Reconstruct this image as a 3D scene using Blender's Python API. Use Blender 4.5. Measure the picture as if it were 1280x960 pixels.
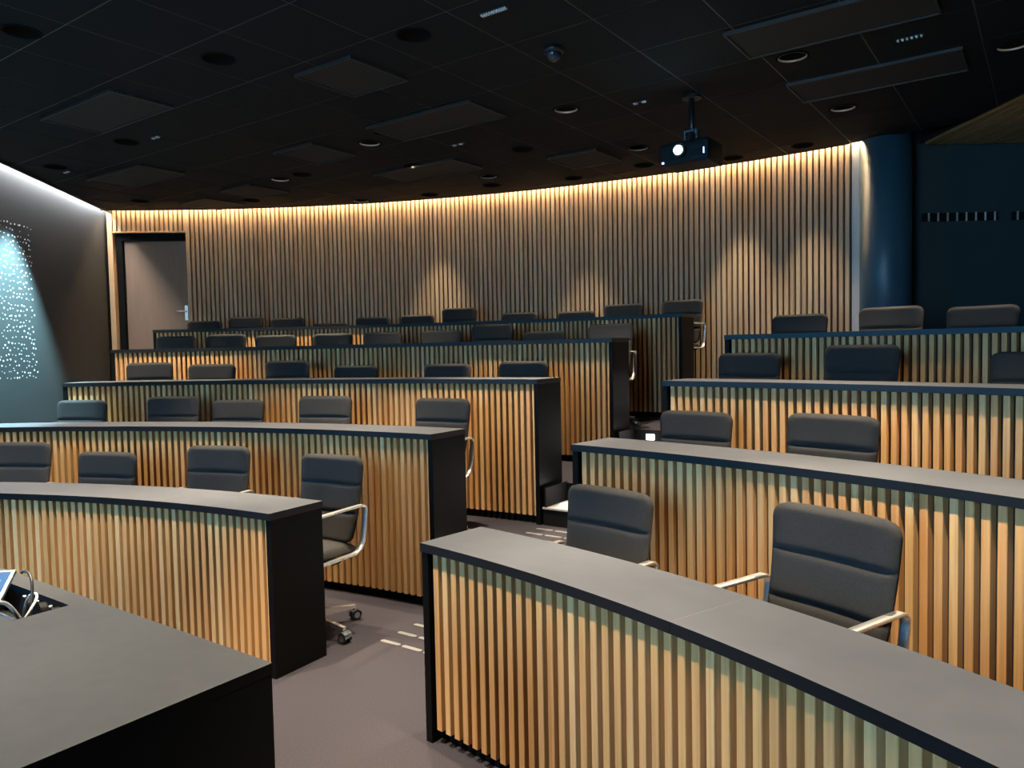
import bpy, bmesh, math, random
from mathutils import Vector, Matrix
random.seed(7)
for o in list(bpy.data.objects): bpy.data.objects.remove(o)
scene = bpy.context.scene
COL = scene.collection
sin, cos, pi = math.sin, math.cos, math.pi

# ------------------------------------------------------------------ camera
EYE = 1.53
cam_d = bpy.data.cameras.new('camera'); cam = bpy.data.objects.new('camera', cam_d); COL.objects.link(cam)
cam_d.sensor_width = 36.0; cam_d.lens = 951.08 / 1280 * 36.0; cam_d.clip_start = 0.05
PITCH, ROLL = 0.04728, 0.02058
_f = Vector((0, cos(PITCH), -sin(PITCH))); _r = Vector((1, 0, 0)); _d = Vector((0, -sin(PITCH), -cos(PITCH)))
_rr = _r * cos(ROLL) + _d * sin(ROLL); _dd = -_r * sin(ROLL) + _d * cos(ROLL)
cam.matrix_world = Matrix(((_rr.x, -_dd.x, -_f.x, 0), (_rr.y, -_dd.y, -_f.y, 0), (_rr.z, -_dd.z, -_f.z, EYE), (0, 0, 0, 1)))
scene.camera = cam
# ------------------------------------------------------------------ world, exposure
w = bpy.data.worlds.new('world'); scene.world = w; w.use_nodes = True
w.node_tree.nodes['Background'].inputs[0].default_value = (0.5, 0.7, 0.9, 1)
w.node_tree.nodes['Background'].inputs[1].default_value = 0.0
vs = scene.view_settings
vs.view_transform = 'Standard'; vs.look = 'None'; vs.gamma = 1.0; vs.use_curve_mapping = False
vs.exposure = 1.15
WARM = (1.0, 0.83, 0.58); COOL = (0.34, 0.68, 1.0)
P_DOWN = 350.0        # watts of one warm downlight
E_SCREEN = 13.0        # emission of the projection screen
E_COVE = 50.0; E_COVE_WHITE = 75.0

# ------------------------------------------------------------------ layout constants
CX, CY = -3.9223, -0.9750           # centre of every arc
R = [5.284, 6.397, 7.515, 8.711, 10.028]            # front of the slats of each row
ZS = [0.7515, 1.0059, 1.2734, 1.5606, 1.7967]       # top of the slats
PLAT = [0.0, 0.28, 0.536, 0.807, 1.06]              # floor level of each row
AL = [0.5496, 0.5648, 0.5730, 0.5743, 0.5857]       # last slat at the aisle, door side
AR = [0.7532, 0.7319, 0.7131, 0.6963]               # first slat at the aisle, column side
AL0 = [0.025, 0.004, 0.0145, -0.009, -0.029]
AR1 = [1.24, 1.22, 1.225, 1.246]
PIT = 0.05; RW = 11.25; ZC = 3.445
AX = math.radians(35.4); U = Vector((sin(AX), cos(AX), 0)); V = Vector((cos(AX), -sin(AX), 0))
def pol(r, a, z=0.0): return Vector((CX + r * sin(a), CY + r * cos(a), z))

# ------------------------------------------------------------------ materials
def mat(name, color, rough=0.6, metal=0.0, spec=0.5, emit=None, strength=0.0):
    m = bpy.data.materials.new(name); m.use_nodes = True
    b = m.node_tree.nodes['Principled BSDF']
    b.inputs['Base Color'].default_value = (*color, 1); b.inputs['Roughness'].default_value = rough
    b.inputs['Metallic'].default_value = metal; b.inputs['Specular IOR Level'].default_value = spec
    if emit:
        b.inputs['Emission Color'].default_value = (*emit, 1); b.inputs['Emission Strength'].default_value = strength
    return m
def nodes(m): return m.node_tree.nodes, m.node_tree.links, m.node_tree.nodes['Principled BSDF']
def noisy(name, c1, c2, scale, rough=0.6, bump=0.0, bscale=None, stretch=None, metal=0.0, spec=0.5, detail=4.0):
    m = mat(name, c1, rough, metal, spec); N, L, B = nodes(m)
    tc = N.new('ShaderNodeTexCoord'); mp = N.new('ShaderNodeMapping'); L.new(tc.outputs['Object'], mp.inputs[0])
    if stretch: mp.inputs['Scale'].default_value = stretch
    nz = N.new('ShaderNodeTexNoise'); nz.inputs['Scale'].default_value = scale; nz.inputs['Detail'].default_value = detail
    L.new(mp.outputs[0], nz.inputs['Vector'])
    cr = N.new('ShaderNodeValToRGB'); cr.color_ramp.elements[0].position = 0.3; cr.color_ramp.elements[1].position = 0.7
    cr.color_ramp.elements[0].color = (*c1, 1); cr.color_ramp.elements[1].color = (*c2, 1)
    L.new(nz.outputs['Fac'], cr.inputs[0]); L.new(cr.outputs[0], B.inputs['Base Color'])
    if bump:
        n2 = N.new('ShaderNodeTexNoise'); n2.inputs['Scale'].default_value = bscale or scale; n2.inputs['Detail'].default_value = 3
        L.new(tc.outputs['Object'], n2.inputs['Vector'])
        bp = N.new('ShaderNodeBump'); bp.inputs['Strength'].default_value = bump; bp.inputs['Distance'].default_value = 0.002
        L.new(n2.outputs['Fac'], bp.inputs['Height']); L.new(bp.outputs[0], B.inputs['Normal'])
    return m
def wood(name, tones, rough=0.5):
    m = mat(name, tones[0], rough, 0, 0.35); N, L, B = nodes(m)
    oi = N.new('ShaderNodeObjectInfo'); cr = N.new('ShaderNodeValToRGB'); cr.color_ramp.interpolation = 'LINEAR'
    E = cr.color_ramp.elements
    E[0].position = 0; E[0].color = (*tones[0], 1); E[1].position = 1; E[1].color = (*tones[-1], 1)
    for i, t in enumerate(tones[1:-1]):
        e = E.new((i + 1) / (len(tones) - 1)); e.color = (*t, 1)
    L.new(oi.outputs['Random'], cr.inputs[0])
    tc = N.new('ShaderNodeTexCoord'); mp = N.new('ShaderNodeMapping'); mp.inputs['Scale'].default_value = (90, 90, 2.2)
    L.new(tc.outputs['Object'], mp.inputs[0])
    ad = N.new('ShaderNodeVectorMath'); ad.operation = 'ADD'; L.new(mp.outputs[0], ad.inputs[0])
    mu = N.new('ShaderNodeMath'); mu.operation = 'MULTIPLY'; mu.inputs[1].default_value = 57.0; L.new(oi.outputs['Random'], mu.inputs[0])
    cb = N.new('ShaderNodeCombineXYZ'); L.new(mu.outputs[0], cb.inputs[2]); L.new(mu.outputs[0], cb.inputs[0]); L.new(cb.outputs[0], ad.inputs[1])
    nz = N.new('ShaderNodeTexNoise'); nz.inputs['Scale'].default_value = 1.0; nz.inputs['Detail'].default_value = 6
    L.new(ad.outputs[0], nz.inputs['Vector'])
    r2 = N.new('ShaderNodeValToRGB'); r2.color_ramp.elements[0].position = 0.3; r2.color_ramp.elements[1].position = 0.75
    r2.color_ramp.elements[0].color = (0.74, 0.70, 0.66, 1); r2.color_ramp.elements[1].color = (1.08, 1.08, 1.08, 1)
    L.new(nz.outputs['Fac'], r2.inputs[0])
    mx = N.new('ShaderNodeMix'); mx.data_type = 'RGBA'; mx.blend_type = 'MULTIPLY'; mx.inputs[0].default_value = 1.0
    L.new(cr.outputs[0], mx.inputs[6]); L.new(r2.outputs[0], mx.inputs[7]); L.new(mx.outputs[2], B.inputs['Base Color'])
    return m
M = {}
M['wood'] = wood('oak_slat', [(0.58, 0.308, 0.118), (0.66, 0.382, 0.165), (0.60, 0.308, 0.118), (0.73, 0.475, 0.235), (0.63, 0.348, 0.137), (0.66, 0.345, 0.150)])
M['wall_wood'] = wood('oak_wall_slat', [(0.40, 0.278, 0.174), (0.46, 0.335, 0.217), (0.41, 0.287, 0.182), (0.51, 0.385, 0.255)])
M['soffit'] = wood('soffit_oak', [(0.42, 0.26, 0.10), (0.50, 0.31, 0.12)])
M['top'] = noisy('desk_laminate', (0.058, 0.063, 0.078), (0.066, 0.071, 0.087), 9.0, 0.6, 0.05, 300, spec=0.3)
M['seam'] = mat('seam_glint', (0.14, 0.14, 0.14), 0.5)  # lighter grey puts the light caught on the seam's chamfer into the colour
M['edge'] = mat('black_edge', (0.007, 0.007, 0.008), 0.38, 0, 0.4)
M['black'] = mat('black_panel', (0.003, 0.0028, 0.0026), 0.5, 0, 0.12)
M['backing'] = mat('backing_board', (0.007, 0.0055, 0.004), 0.8)
M['plinth'] = mat('plinth', (0.004, 0.004, 0.004), 0.7, 0, 0.1)
M['carpet'] = noisy('carpet', (0.029, 0.0258, 0.033), (0.044, 0.0395, 0.049), 160, 0.95, 0.6, 400, spec=0.1, detail=6)
M['tactile'] = mat('tactile_metal', (0.20, 0.20, 0.21), 0.38, 0.2)
M['fabric'] = noisy('chair_fabric', (0.026, 0.0255, 0.026), (0.040, 0.039, 0.040), 260, 0.92, 0.5, 700, spec=0.15)
M['chrome'] = mat('polished_aluminium', (0.92, 0.92, 0.92), 0.36, 1.0)
M['dark_metal'] = mat('dark_metal', (0.03, 0.03, 0.032), 0.35, 0.6)
M['tyre'] = mat('caster_tyre', (0.02, 0.02, 0.021), 0.4)
M['grey_plastic'] = mat('grey_plastic', (0.25, 0.26, 0.27), 0.35)
M['plaster'] = noisy('plaster_wall', (0.033, 0.037, 0.039), (0.038, 0.042, 0.044), 3.0, 0.8, 0.05, 90)
M['dark_wall'] = noisy('dark_teal_wall', (0.030, 0.043, 0.050), (0.036, 0.050, 0.057), 3.0, 0.75, 0.05, 90)
M['back_plain'] = mat('pale_wall', (0.45, 0.45, 0.45), 0.7)
M['column'] = mat('column_paint', (0.035, 0.085, 0.120), 0.40)
M['tile'] = noisy('black_ceiling_tile', (0.0035, 0.004, 0.0045), (0.0055, 0.006, 0.0065), 120, 0.85, 0.4, 300, spec=0.25)
M['tbar'] = mat('ceiling_bar', (0.045, 0.042, 0.040), 0.5)
M['panel'] = noisy('ceiling_panel_fabric', (0.012, 0.0092, 0.0068), (0.016, 0.0124, 0.009), 60, 0.8)
M['panel_dark'] = mat('ceiling_panel_frame', (0.02, 0.019, 0.018), 0.5)
M['ring'] = mat('downlight_ring', (0.005, 0.005, 0.005), 0.8, 0, 0.05)
M['reflector'] = mat('downlight_lit_rim', (0.35, 0.33, 0.31), 0.35, 0.4)
M['baffle'] = mat('downlight_baffle', (0.004, 0.004, 0.004), 0.9, 0, 0.0)
M['lamp'] = mat('downlight_lamp', (0.8, 0.8, 0.8), 0.5, emit=WARM, strength=6.0)
M['cove'] = mat('cove_led_warm', (0.8, 0.8, 0.8), 0.5, emit=(1.0, 0.70, 0.40), strength=E_COVE)
M['cove_white'] = mat('cove_led_white', (0.8, 0.8, 0.8), 0.5, emit=(0.95, 0.98, 1.0), strength=E_COVE_WHITE)
M['screen'] = mat('projected_picture', (0.8, 0.8, 0.8), 0.8, emit=COOL, strength=E_SCREEN)
M['display'] = mat('display_picture', (0.02, 0.05, 0.1), 0.3, emit=(0.03, 0.45, 1.0), strength=6.0)
M['door'] = noisy('door_leaf_veneer', (0.22, 0.130, 0.080), (0.25, 0.150, 0.093), 2.0, 0.5, stretch=(30, 30, 1.2))
M['door_trim'] = noisy('door_lining_oak', (0.44, 0.27, 0.14), (0.52, 0.33, 0.175), 2.0, 0.5, stretch=(60, 60, 2))
M['dot'] = mat('white_dot', (0.85, 0.87, 0.88), 0.4)
M['projector'] = mat('projector_body', (0.006, 0.007, 0.009), 0.5, 0, 0.2)
M['lens'] = mat('projector_lens', (0.5, 0.8, 1), 0.2, emit=(0.45, 0.85, 1.0), strength=30.0)
M['led_blue'] = mat('blue_led', (0.2, 0.4, 1), 0.3, emit=(0.25, 0.40, 1.0), strength=3.0)
M['step_led'] = mat('step_light_lens', (0.9, 0.9, 0.9), 0.3, emit=(1.0, 0.97, 0.95), strength=20.0)
M['step'] = mat('step_black', (0.006, 0.006, 0.0065), 0.4, 0, 0.25)
M['tread'] = mat('step_tread', (0.42, 0.40, 0.40), 0.4)  # pale colour puts the step light's white pool onto the black step
M['lectern'] = noisy('lectern_laminate', (0.025, 0.028, 0.036), (0.031, 0.034, 0.042), 25, 0.55, 0.08, 500, spec=0.35)
M['lectern_black'] = mat('lectern_black', (0.004, 0.004, 0.004), 0.6, 0, 0.15)
M['panel_screen'] = mat('touch_screen', (0.005, 0.02, 0.05), 0.5, 0, 0.1, emit=(0.03, 0.22, 0.55), strength=0.35)
M['panel_icon'] = mat('touch_screen_icon', (0.01, 0.03, 0.06), 0.5, 0, 0.1, emit=(0.15, 0.50, 0.95), strength=0.5)
M['silver'] = mat('silver_trim', (0.55, 0.60, 0.66), 0.25, 1.0)
M['dull_silver'] = mat('dull_silver', (0.16, 0.22, 0.28), 0.35, 0.8)
M['peg'] = mat('pale_peg', (0.55, 0.52, 0.47), 0.5)
M['white_plastic'] = mat('white_cable', (0.75, 0.74, 0.72), 0.4)
M['grey_cable'] = mat('grey_cable', (0.20, 0.21, 0.22), 0.4)

# ------------------------------------------------------------------ mesh helpers
def bm_obj(name, bm, m, parent=None, loc=(0, 0, 0), rotz=0.0, smooth=False):
    me = bpy.data.meshes.new(name); bmesh.ops.recalc_face_normals(bm, faces=bm.faces[:]); bm.to_mesh(me); bm.free()
    return me_obj(name, me, m, parent, loc, rotz, smooth)
def me_obj(name, me, m, parent=None, loc=(0, 0, 0), rotz=0.0, smooth=False):
    if m is not None and not me.materials:
        for mm in (m if isinstance(m, (list, tuple)) else [m]): me.materials.append(mm)
    if smooth:
        for p in me.polygons: p.use_smooth = True
    o = bpy.data.objects.new(name, me); COL.objects.link(o)
    o.location = loc; o.rotation_euler = (0, 0, rotz)
    if parent is not None: o.parent = parent
    return o
def empty(name, loc=(0, 0, 0), rotz=0.0):
    o = bpy.data.objects.new(name, None); COL.objects.link(o); o.location = loc; o.rotation_euler = (0, 0, rotz)
    o.empty_display_size = 0.1
    return o
def tag(o, label, cat, group=None):
    o['label'] = label; o['category'] = cat
    if group: o['group'] = group
    return o
def struct(o, label=None):
    o['kind'] = 'structure'
    if label: o['label'] = label
    return o
def add_box(bm, x0, x1, y0, y1, z0, z1, mi=0):
    vs_ = [bm.verts.new(p) for p in ((x0, y0, z0), (x1, y0, z0), (x1, y1, z0), (x0, y1, z0), (x0, y0, z1), (x1, y0, z1), (x1, y1, z1), (x0, y1, z1))]
    for f in ((0, 3, 2, 1), (4, 5, 6, 7), (0, 1, 5, 4), (1, 2, 6, 5), (2, 3, 7, 6), (3, 0, 4, 7)):
        fc = bm.faces.new([vs_[i] for i in f]); fc.material_index = mi
    return vs_
def box(x0, x1, y0, y1, z0, z1, bev=0.0, seg=2):
    bm = bmesh.new(); add_box(bm, x0, x1, y0, y1, z0, z1)
    if bev: bmesh.ops.bevel(bm, geom=bm.edges[:], offset=bev, segments=seg, affect='EDGES', profile=0.7)
    return bm
def add_prism(bm, poly, z0, z1, mi_side=0, mi_top=0, mi_bot=0):
    a = [bm.verts.new((p[0], p[1], z0)) for p in poly]; b = [bm.verts.new((p[0], p[1], z1)) for p in poly]
    f = bm.faces.new(b); f.material_index = mi_top
    f = bm.faces.new(list(reversed(a))); f.material_index = mi_bot
    n = len(poly)
    for i in range(n):
        f = bm.faces.new((a[i], a[(i + 1) % n], b[(i + 1) % n], b[i])); f.material_index = mi_side
def arc_block(bm, r0, r1, a0, a1, z0, z1, org, n=None, mi_side=0, mi_top=0):
    """solid annular sector, given relative to org"""
    n = n or max(2, int(abs(a1 - a0) / 0.02) + 1)
    rings = []
    for i in range(n + 1):
        a = a0 + (a1 - a0) * i / n
        p0, p1 = pol(r0, a) - org, pol(r1, a) - org
        rings.append([bm.verts.new((p0.x, p0.y, z0 - org.z)), bm.verts.new((p1.x, p1.y, z0 - org.z)), bm.verts.new((p1.x, p1.y, z1 - org.z)), bm.verts.new((p0.x, p0.y, z1 - org.z))])
    for i in range(n):
        A, B_ = rings[i], rings[i + 1]
        for k in range(4):
            f = bm.faces.new((A[k], B_[k], B_[(k + 1) % 4], A[(k + 1) % 4])); f.material_index = mi_top if k == 2 else mi_side
    for rg in (rings[0], rings[-1]):
        f = bm.faces.new(rg); f.material_index = mi_side
def add_cyl(bm, p0, p1, r0, r1=None, n=16, cap=True):
    r1 = r0 if r1 is None else r1
    p0, p1 = Vector(p0), Vector(p1); d = (p1 - p0).normalized(); up = Vector((0, 0, 1)) if abs(d.z) < 0.9 else Vector((1, 0, 0))
    x = d.cross(up).normalized(); y = d.cross(x)
    A = [bm.verts.new(p0 + (x * cos(2 * pi * i / n) + y * sin(2 * pi * i / n)) * r0) for i in range(n)]
    B_ = [bm.verts.new(p1 + (x * cos(2 * pi * i / n) + y * sin(2 * pi * i / n)) * r1) for i in range(n)]
    for i in range(n): bm.faces.new((A[i], A[(i + 1) % n], B_[(i + 1) % n], B_[i]))
    if cap: bm.faces.new(A); bm.faces.new(B_)
def add_lathe(bm, prof, n=24, closed=False):
    rings = [[bm.verts.new((r * cos(2 * pi * i / n), r * sin(2 * pi * i / n), z)) for i in range(n)] for r, z in prof]
    m = len(prof)
    for k in range(m if closed else m - 1):
        A, B_ = rings[k], rings[(k + 1) % m]
        for i in range(n): bm.faces.new((A[i], A[(i + 1) % n], B_[(i + 1) % n], B_[i]))
def tube(name, pts, r, m, parent=None, n=10):
    cu = bpy.data.curves.new(name, 'CURVE'); cu.dimensions = '3D'; cu.bevel_depth = r; cu.bevel_resolution = 3; cu.use_fill_caps = True
    sp = cu.splines.new('NURBS'); sp.points.add(len(pts) - 1); sp.order_u = min(4, len(pts)); sp.use_endpoint_u = True
    for i, p in enumerate(pts): sp.points[i].co = (*p, 1)
    tmp = bpy.data.objects.new(name + '_t', cu); COL.objects.link(tmp)
    dg = bpy.context.evaluated_depsgraph_get(); me = bpy.data.meshes.new_from_object(tmp.evaluated_get(dg))
    bpy.data.objects.remove(tmp)
    return me_obj(name, me, m, parent, smooth=True)
def slat_mesh(name, wd, dp, h, ch=0.002):
    """upright batten: x tangential, y outwards, z up"""
    bm = bmesh.new(); x = wd / 2
    add_prism(bm, [(-x, ch), (-x + ch, 0), (x - ch, 0), (x, ch), (x, dp), (-x, dp)], 0, h)
    bmesh.ops.recalc_face_normals(bm, faces=bm.faces[:])
    me = bpy.data.meshes.new(name); bm.to_mesh(me); bm.free(); return me

# ------------------------------------------------------------------ floor, tiers, steps
bm = bmesh.new(); add_box(bm, -5.2, 7.0, -7.5, 10.6, -0.1, 0.0)
floor = struct(bm_obj('floor', bm, M['carpet']), 'mauve grey carpeted floor')
def left_wall_x(y): return -5.02 - 0.1376 * (y - 7.63)
for i in range(1, 5):
    o0 = pol(R[i], 0.6, PLAT[i])
    bm = bmesh.new(); arc_block(bm, R[i] + 0.30, 11.9, -0.30 if i > 2 else -0.22, 1.42, PLAT[i - 1] - 0.04, PLAT[i], o0, 60)
    bm_obj('tier', bm, M['carpet'], floor, o0)
def aisle_edges(i):
    aL = AL[i] + 0.045 / R[i]
    aR = (AR[i] if i < 4 else 0.6815) - 0.062 / (R[i] if i < 4 else R[4])
    return aL, aR
for i in range(1, 5):
    aL, aR = aisle_edges(i); zl, zh = PLAT[i - 1], PLAT[i]; zm = (zl + zh) / 2
    o0 = pol(R[i], (aL + aR) / 2, zl)
    st = empty('step', o0); st.parent = floor
    bm = bmesh.new(); arc_block(bm, R[i], R[i] + 0.31, aL + 0.002, aR - 0.002, zl, zm - 0.012, o0, 8); bm_obj('step_box', bm, M['step'], st)
    bm = bmesh.new(); arc_block(bm, R[i] - 0.01, R[i] + 0.30, aL + 0.002, aR - 0.002, zm - 0.012, zm, o0, 8); bm_obj('tread', bm, M['tread'], st)
    bm = bmesh.new(); arc_block(bm, R[i] + 0.285, R[i] + 0.30, aL + 0.002, aR - 0.002, zm, zh + 0.002, o0, 8); bm_obj('riser', bm, M['step'], st)
    bm = bmesh.new(); arc_block(bm, R[i] - 0.01, R[i] + 0.30, aL + 0.004, aL + 0.004 + 0.012 / R[i], zm, zh + 0.01, o0, 2); bm_obj('cheek_plate', bm, M['plinth'], st)
    for fr in (0.20, 0.80):
        a = aL + (aR - aL) * fr
        p = pol(R[i] + 0.284, a, (zm + zh) / 2 + 0.01) - o0
        bm_obj('step_light', box(-0.035, 0.035, -0.006, 0.006, -0.022, 0.022), M['step_led'], st, p, -a)
    # tactile strips on the lower level before each flight
tm = None
for i in range(1, 5):
    aL, aR = aisle_edges(i); z = PLAT[i - 1]
    for k, dr in enumerate((0.52, 0.387, 0.253, 0.12)):
        r = R[i] - dr; step = 0.148 / r; nst = int((aR - aL) * r / 0.148)
        for j in range(nst):
            a = aL + 0.02 / r + (j + 0.5) * step
            if tm is None:
                bm = bmesh.new(); pts = []
                for s in (1, -1):
                    for t in range(7):
                        an = -pi / 2 * s + s * pi * t / 6 if False else (pi / 2 - pi * t / 6 if s == 1 else -pi / 2 - pi * t / 6)
                        pts.append((s * 0.052 + 0.014 * cos(an), 0.014 * sin(an)))
                add_prism(bm, pts, 0, 0.004); bmesh.ops.recalc_face_normals(bm, faces=bm.faces[:])
                tm = bpy.data.meshes.new('tactile_strip'); bm.to_mesh(tm); bm.free()
            me_obj('tactile_strip', tm, M['tactile'], floor, pol(r, a, z), -a)

# ------------------------------------------------------------------ back wall of battens, door
A_L, A_R = -0.1240, 0.7054
o0 = pol(RW, 0.3, 0.9)
bm = bmesh.new()
arc_block(bm, RW + 0.0402, RW + 0.13, -0.0355, A_R + 0.015, 0.9, 3.62, o0, 50)
arc_block(bm, RW + 0.0402, RW + 0.13, -0.1195, -0.0355, 3.165, 3.62, o0, 6)
wall_back = struct(bm_obj('wall_back', bm, M['backing'], None, o0), 'curved back wall clad in upright oak battens')
WP = 0.0605
sm_full = slat_mesh('slat', 0.039, 0.040, 3.53 - 1.06); sm_over = slat_mesh('slat_short', 0.039, 0.040, 3.53 - 3.185)
n = int((A_R + 0.033) * RW / WP)
for k in range(n + 1):
    a = A_R - 0.002 - k * WP / RW
    if a < -0.0345: break
    me_obj('slat', sm_full, M['wall_wood'], wall_back, pol(RW, a, 1.06) - o0, -a)
k = 0
while True:
    a = -0.0365 - k * WP / RW; k += 1
    if a < -0.1175: break
    me_obj('slat', sm_over, M['wall_wood'], wall_back, pol(RW, a, 3.185) - o0, -a)
# door in the back wall
da = -0.0775; dorg = pol(RW, da, 1.06)
door = struct(empty('door_1', dorg, -da), 'greige veneer door with chrome handle in oak lining')
ht = 3.165 - 1.06
bm_obj('leaf', box(-0.40, 0.44, 0.16, 0.20, 0.004, ht - 0.09, 0.003, 1), M['door'], door)
bm_obj('frame', box(-0.478, -0.40, 0.09, 0.24, 0, ht), M['plinth'], door)  # black and widened, standing in for the recess shade beside the leaf
bm_obj('frame', box(0.44, 0.465, 0.10, 0.24, 0, ht), M['plinth'], door)
bm_obj('frame', box(-0.40, 0.44, 0.09, 0.24, ht - 0.09, ht), M['plinth'], door)  # black and deepened, standing in for the recess shade above the leaf
bm_obj('lining', box(-0.545, -0.478, -0.01, 0.24, 0, 2.44, 0.003, 1), M['door_trim'], door)
bm_obj('lining', box(0.465, 0.492, -0.005, 0.24, 0, ht + 0.02, 0.003, 1), M['door_trim'], door)
bm_obj('lining', box(-0.478, 0.465, -0.005, 0.24, ht, ht + 0.022, 0.003, 1), M['door_trim'], door)
hb = bmesh.new(); add_box(hb, 0.365, 0.405, 0.150, 0.160, 0.94, 1.14)
hd = bm_obj('handle', hb, M['chrome'], door)
hb = bmesh.new(); add_cyl(hb, (0.385, 0.150, 1.06), (0.385, 0.105, 1.06), 0.010, n=12); add_cyl(hb, (0.392, 0.108, 1.06), (0.27, 0.108, 1.06), 0.009, n=12)
bm_obj('lever', hb, M['chrome'], hd, smooth=True)
hb = bmesh.new(); add_cyl(hb, (0.385, 0.150, 0.98), (0.385, 0.140, 0.98), 0.014, n=14); bm_obj('lock_cylinder', hb, M['chrome'], hd)
# pale strip of wall between battens and column
struct(bm_obj('trim_1', box(0.02, 0.16, 0.0, 0.05, 0.9, 3.62), M['back_plain'], None, pol(RW + 0.005, A_R, 0), -A_R), 'narrow pale wall strip between battens and column')

# ------------------------------------------------------------------ left wall with dots
LD = Vector((-0.1363, 0.9907, 0)); LN = Vector((0.9907, 0.1363, 0)); LP = Vector((-5.02, 7.63, 0))   # wall line, normal into the room
def left(s, d=0.0, z=0.0): return LP + LD * s + LN * d + Vector((0, 0, z))
bm = bmesh.new(); p = [left(-12.2, 0), left(2.75, 0), left(2.75, -0.15), left(-12.2, -0.15)]
add_prism(bm, [(q.x, q.y) for q in p], -0.1, 3.62)
wall_left = struct(bm_obj('wall_left', bm, M['plaster']), 'smooth grey wall washed by a white cove light')
# white printed dots, a jittered lattice
bm = bmesh.new(); rz = math.atan2(LD.y, LD.x)
for i in range(-26, 9):
    for j in range(0, 28):
        s = -0.02 + i * 0.066 + (0.033 if j % 2 else 0) + random.uniform(-.02, .02); z = 1.33 + j * 0.058 + random.uniform(-.018, .018)
        if s > 0.56 + random.uniform(-0.03, 0.02) or random.random() < 0.08: continue
        rr = random.choice((0.004, 0.005, 0.007, 0.009)); c = left(s, 0.0, z)
        top = [bm.verts.new(c + LN * 0.004 + (LD * cos(t * pi / 4) + Vector((0, 0, 1)) * sin(t * pi / 4)) * rr) for t in range(8)]
        bot = [bm.verts.new(c - LN * 0.002 + (LD * cos(t * pi / 4) + Vector((0, 0, 1)) * sin(t * pi / 4)) * rr) for t in range(8)]
        bm.faces.new(top)
        for t in range(8): bm.faces.new((top[t], top[(t + 1) % 8], bot[(t + 1) % 8], bot[t]))
dots = bm_obj('dot_pattern', bm, M['dot'], wall_left); dots['kind'] = 'stuff'; dots['label'] = 'scattered small white dots on the wall'
# cove strip of the left wall
bm = bmesh.new(); p = [left(-11, 0.02), left(2.68, 0.02), left(2.68, 0.06), left(-11, 0.06)]
add_prism(bm, [(q.x, q.y) for q in p], 3.515, 3.53)
tag(bm_obj('cove_light_strip', bm, M['cove_white']), 'bright white LED strip washing the plain grey wall', 'light strip')
bm = bmesh.new(); arc_block(bm, RW - 0.060, RW - 0.028, A_L + 0.004, A_R + 0.006, 3.505, 3.52, pol(RW, 0.3, 3.5), 60)
tag(bm_obj('cove_light_strip', bm, M['cove'], None, pol(RW, 0.3, 3.5)), 'warm LED strip along the top of the curved batten wall', 'light strip')

# ------------------------------------------------------------------ other walls, column
bm = bmesh.new(); add_box(bm, 3.52, 6.6, 7.66, 7.80, -0.1, 3.62)
struct(bm_obj('wall_right', bm, M['dark_wall']), 'dark blue green wall with coat rails beyond the column')
bm = bmesh.new(); add_box(bm, 6.5, 6.65, -7.4, 7.66, -0.1, 3.62)
struct(bm_obj('wall_side', bm, M['dark_wall']), 'dark side wall')
FU = -4.1
fp = [U * FU + V * -9.5, U * FU + V * 9.0, U * (FU - 0.15) + V * 9.0, U * (FU - 0.15) + V * -9.5]
bm = bmesh.new(); add_prism(bm, [(q.x, q.y) for q in fp], -0.1, 3.62)
struct(bm_obj('wall_front', bm, M['dark_wall']), 'dark front wall behind the lecturer')
sc = U * (FU + 0.03) + V * -2.4
scr = empty('projection_screen', sc + Vector((0, 0, 0.9)), -AX)
tag(scr, 'wide projection screen glowing pale blue on the front wall', 'screen')
bm_obj('picture', box(-2.3, 2.3, 0.0, 0.012, 0.04, 2.42), M['screen'], scr)
bm_obj('frame', box(-2.36, 2.36, -0.015, -0.0005, -0.02, 2.48), M['edge'], scr)
bm = bmesh.new(); add_lathe(bm, [(0.0, 0.0), (0.228, 0.0), (0.228, 3.6 - PLAT[4] + 0.2), (0.0, 3.6 - PLAT[4] + 0.2)], 48)
col = bm_obj('column', bm, M['column'], None, (3.635, 7.405, PLAT[4] - 0.2), smooth=False)
for p in col.data.polygons: p.use_smooth = abs(p.normal.z) < 0.5
struct(col, 'round blue painted column at the end of the batten wall')
# wall display on the grey wall, near the lecturer
wsn = empty('wall_display', left(-5.6, 0.0, 1.25), math.atan2(LD.y, LD.x)); tag(wsn, 'large flat display glowing blue on the grey wall', 'display')
bm_obj('housing', box(-0.62, 0.62, -0.05, -0.001, -0.03, 1.45, 0.004, 1), M['edge'], wsn)
bm_obj('picture', box(-0.59, 0.59, -0.054, -0.0502, 0.0, 1.42), M['display'], wsn)
# coat rails
for x0, np_, cl in ((4.115, 8, 'beside the blue column'), (5.00, 8, 'further from the blue column')):
    e = empty('coat_rail', (x0, 7.66, 2.70)); tag(e, 'black coat rail with pale pegs on the dark wall, ' + cl, 'coat rail', 'coat rails on the dark wall')
    bm_obj('rail', box(0, 0.765, -0.022, 0, 0, 0.085, 0.003, 1), M['edge'], e)
    for k in range(np_):
        bm_obj('peg', box(0.055 + k * 0.094, 0.067 + k * 0.094, -0.040, -0.0222, 0.0, 0.085, 0.002, 1), M['peg'], e)

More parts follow.
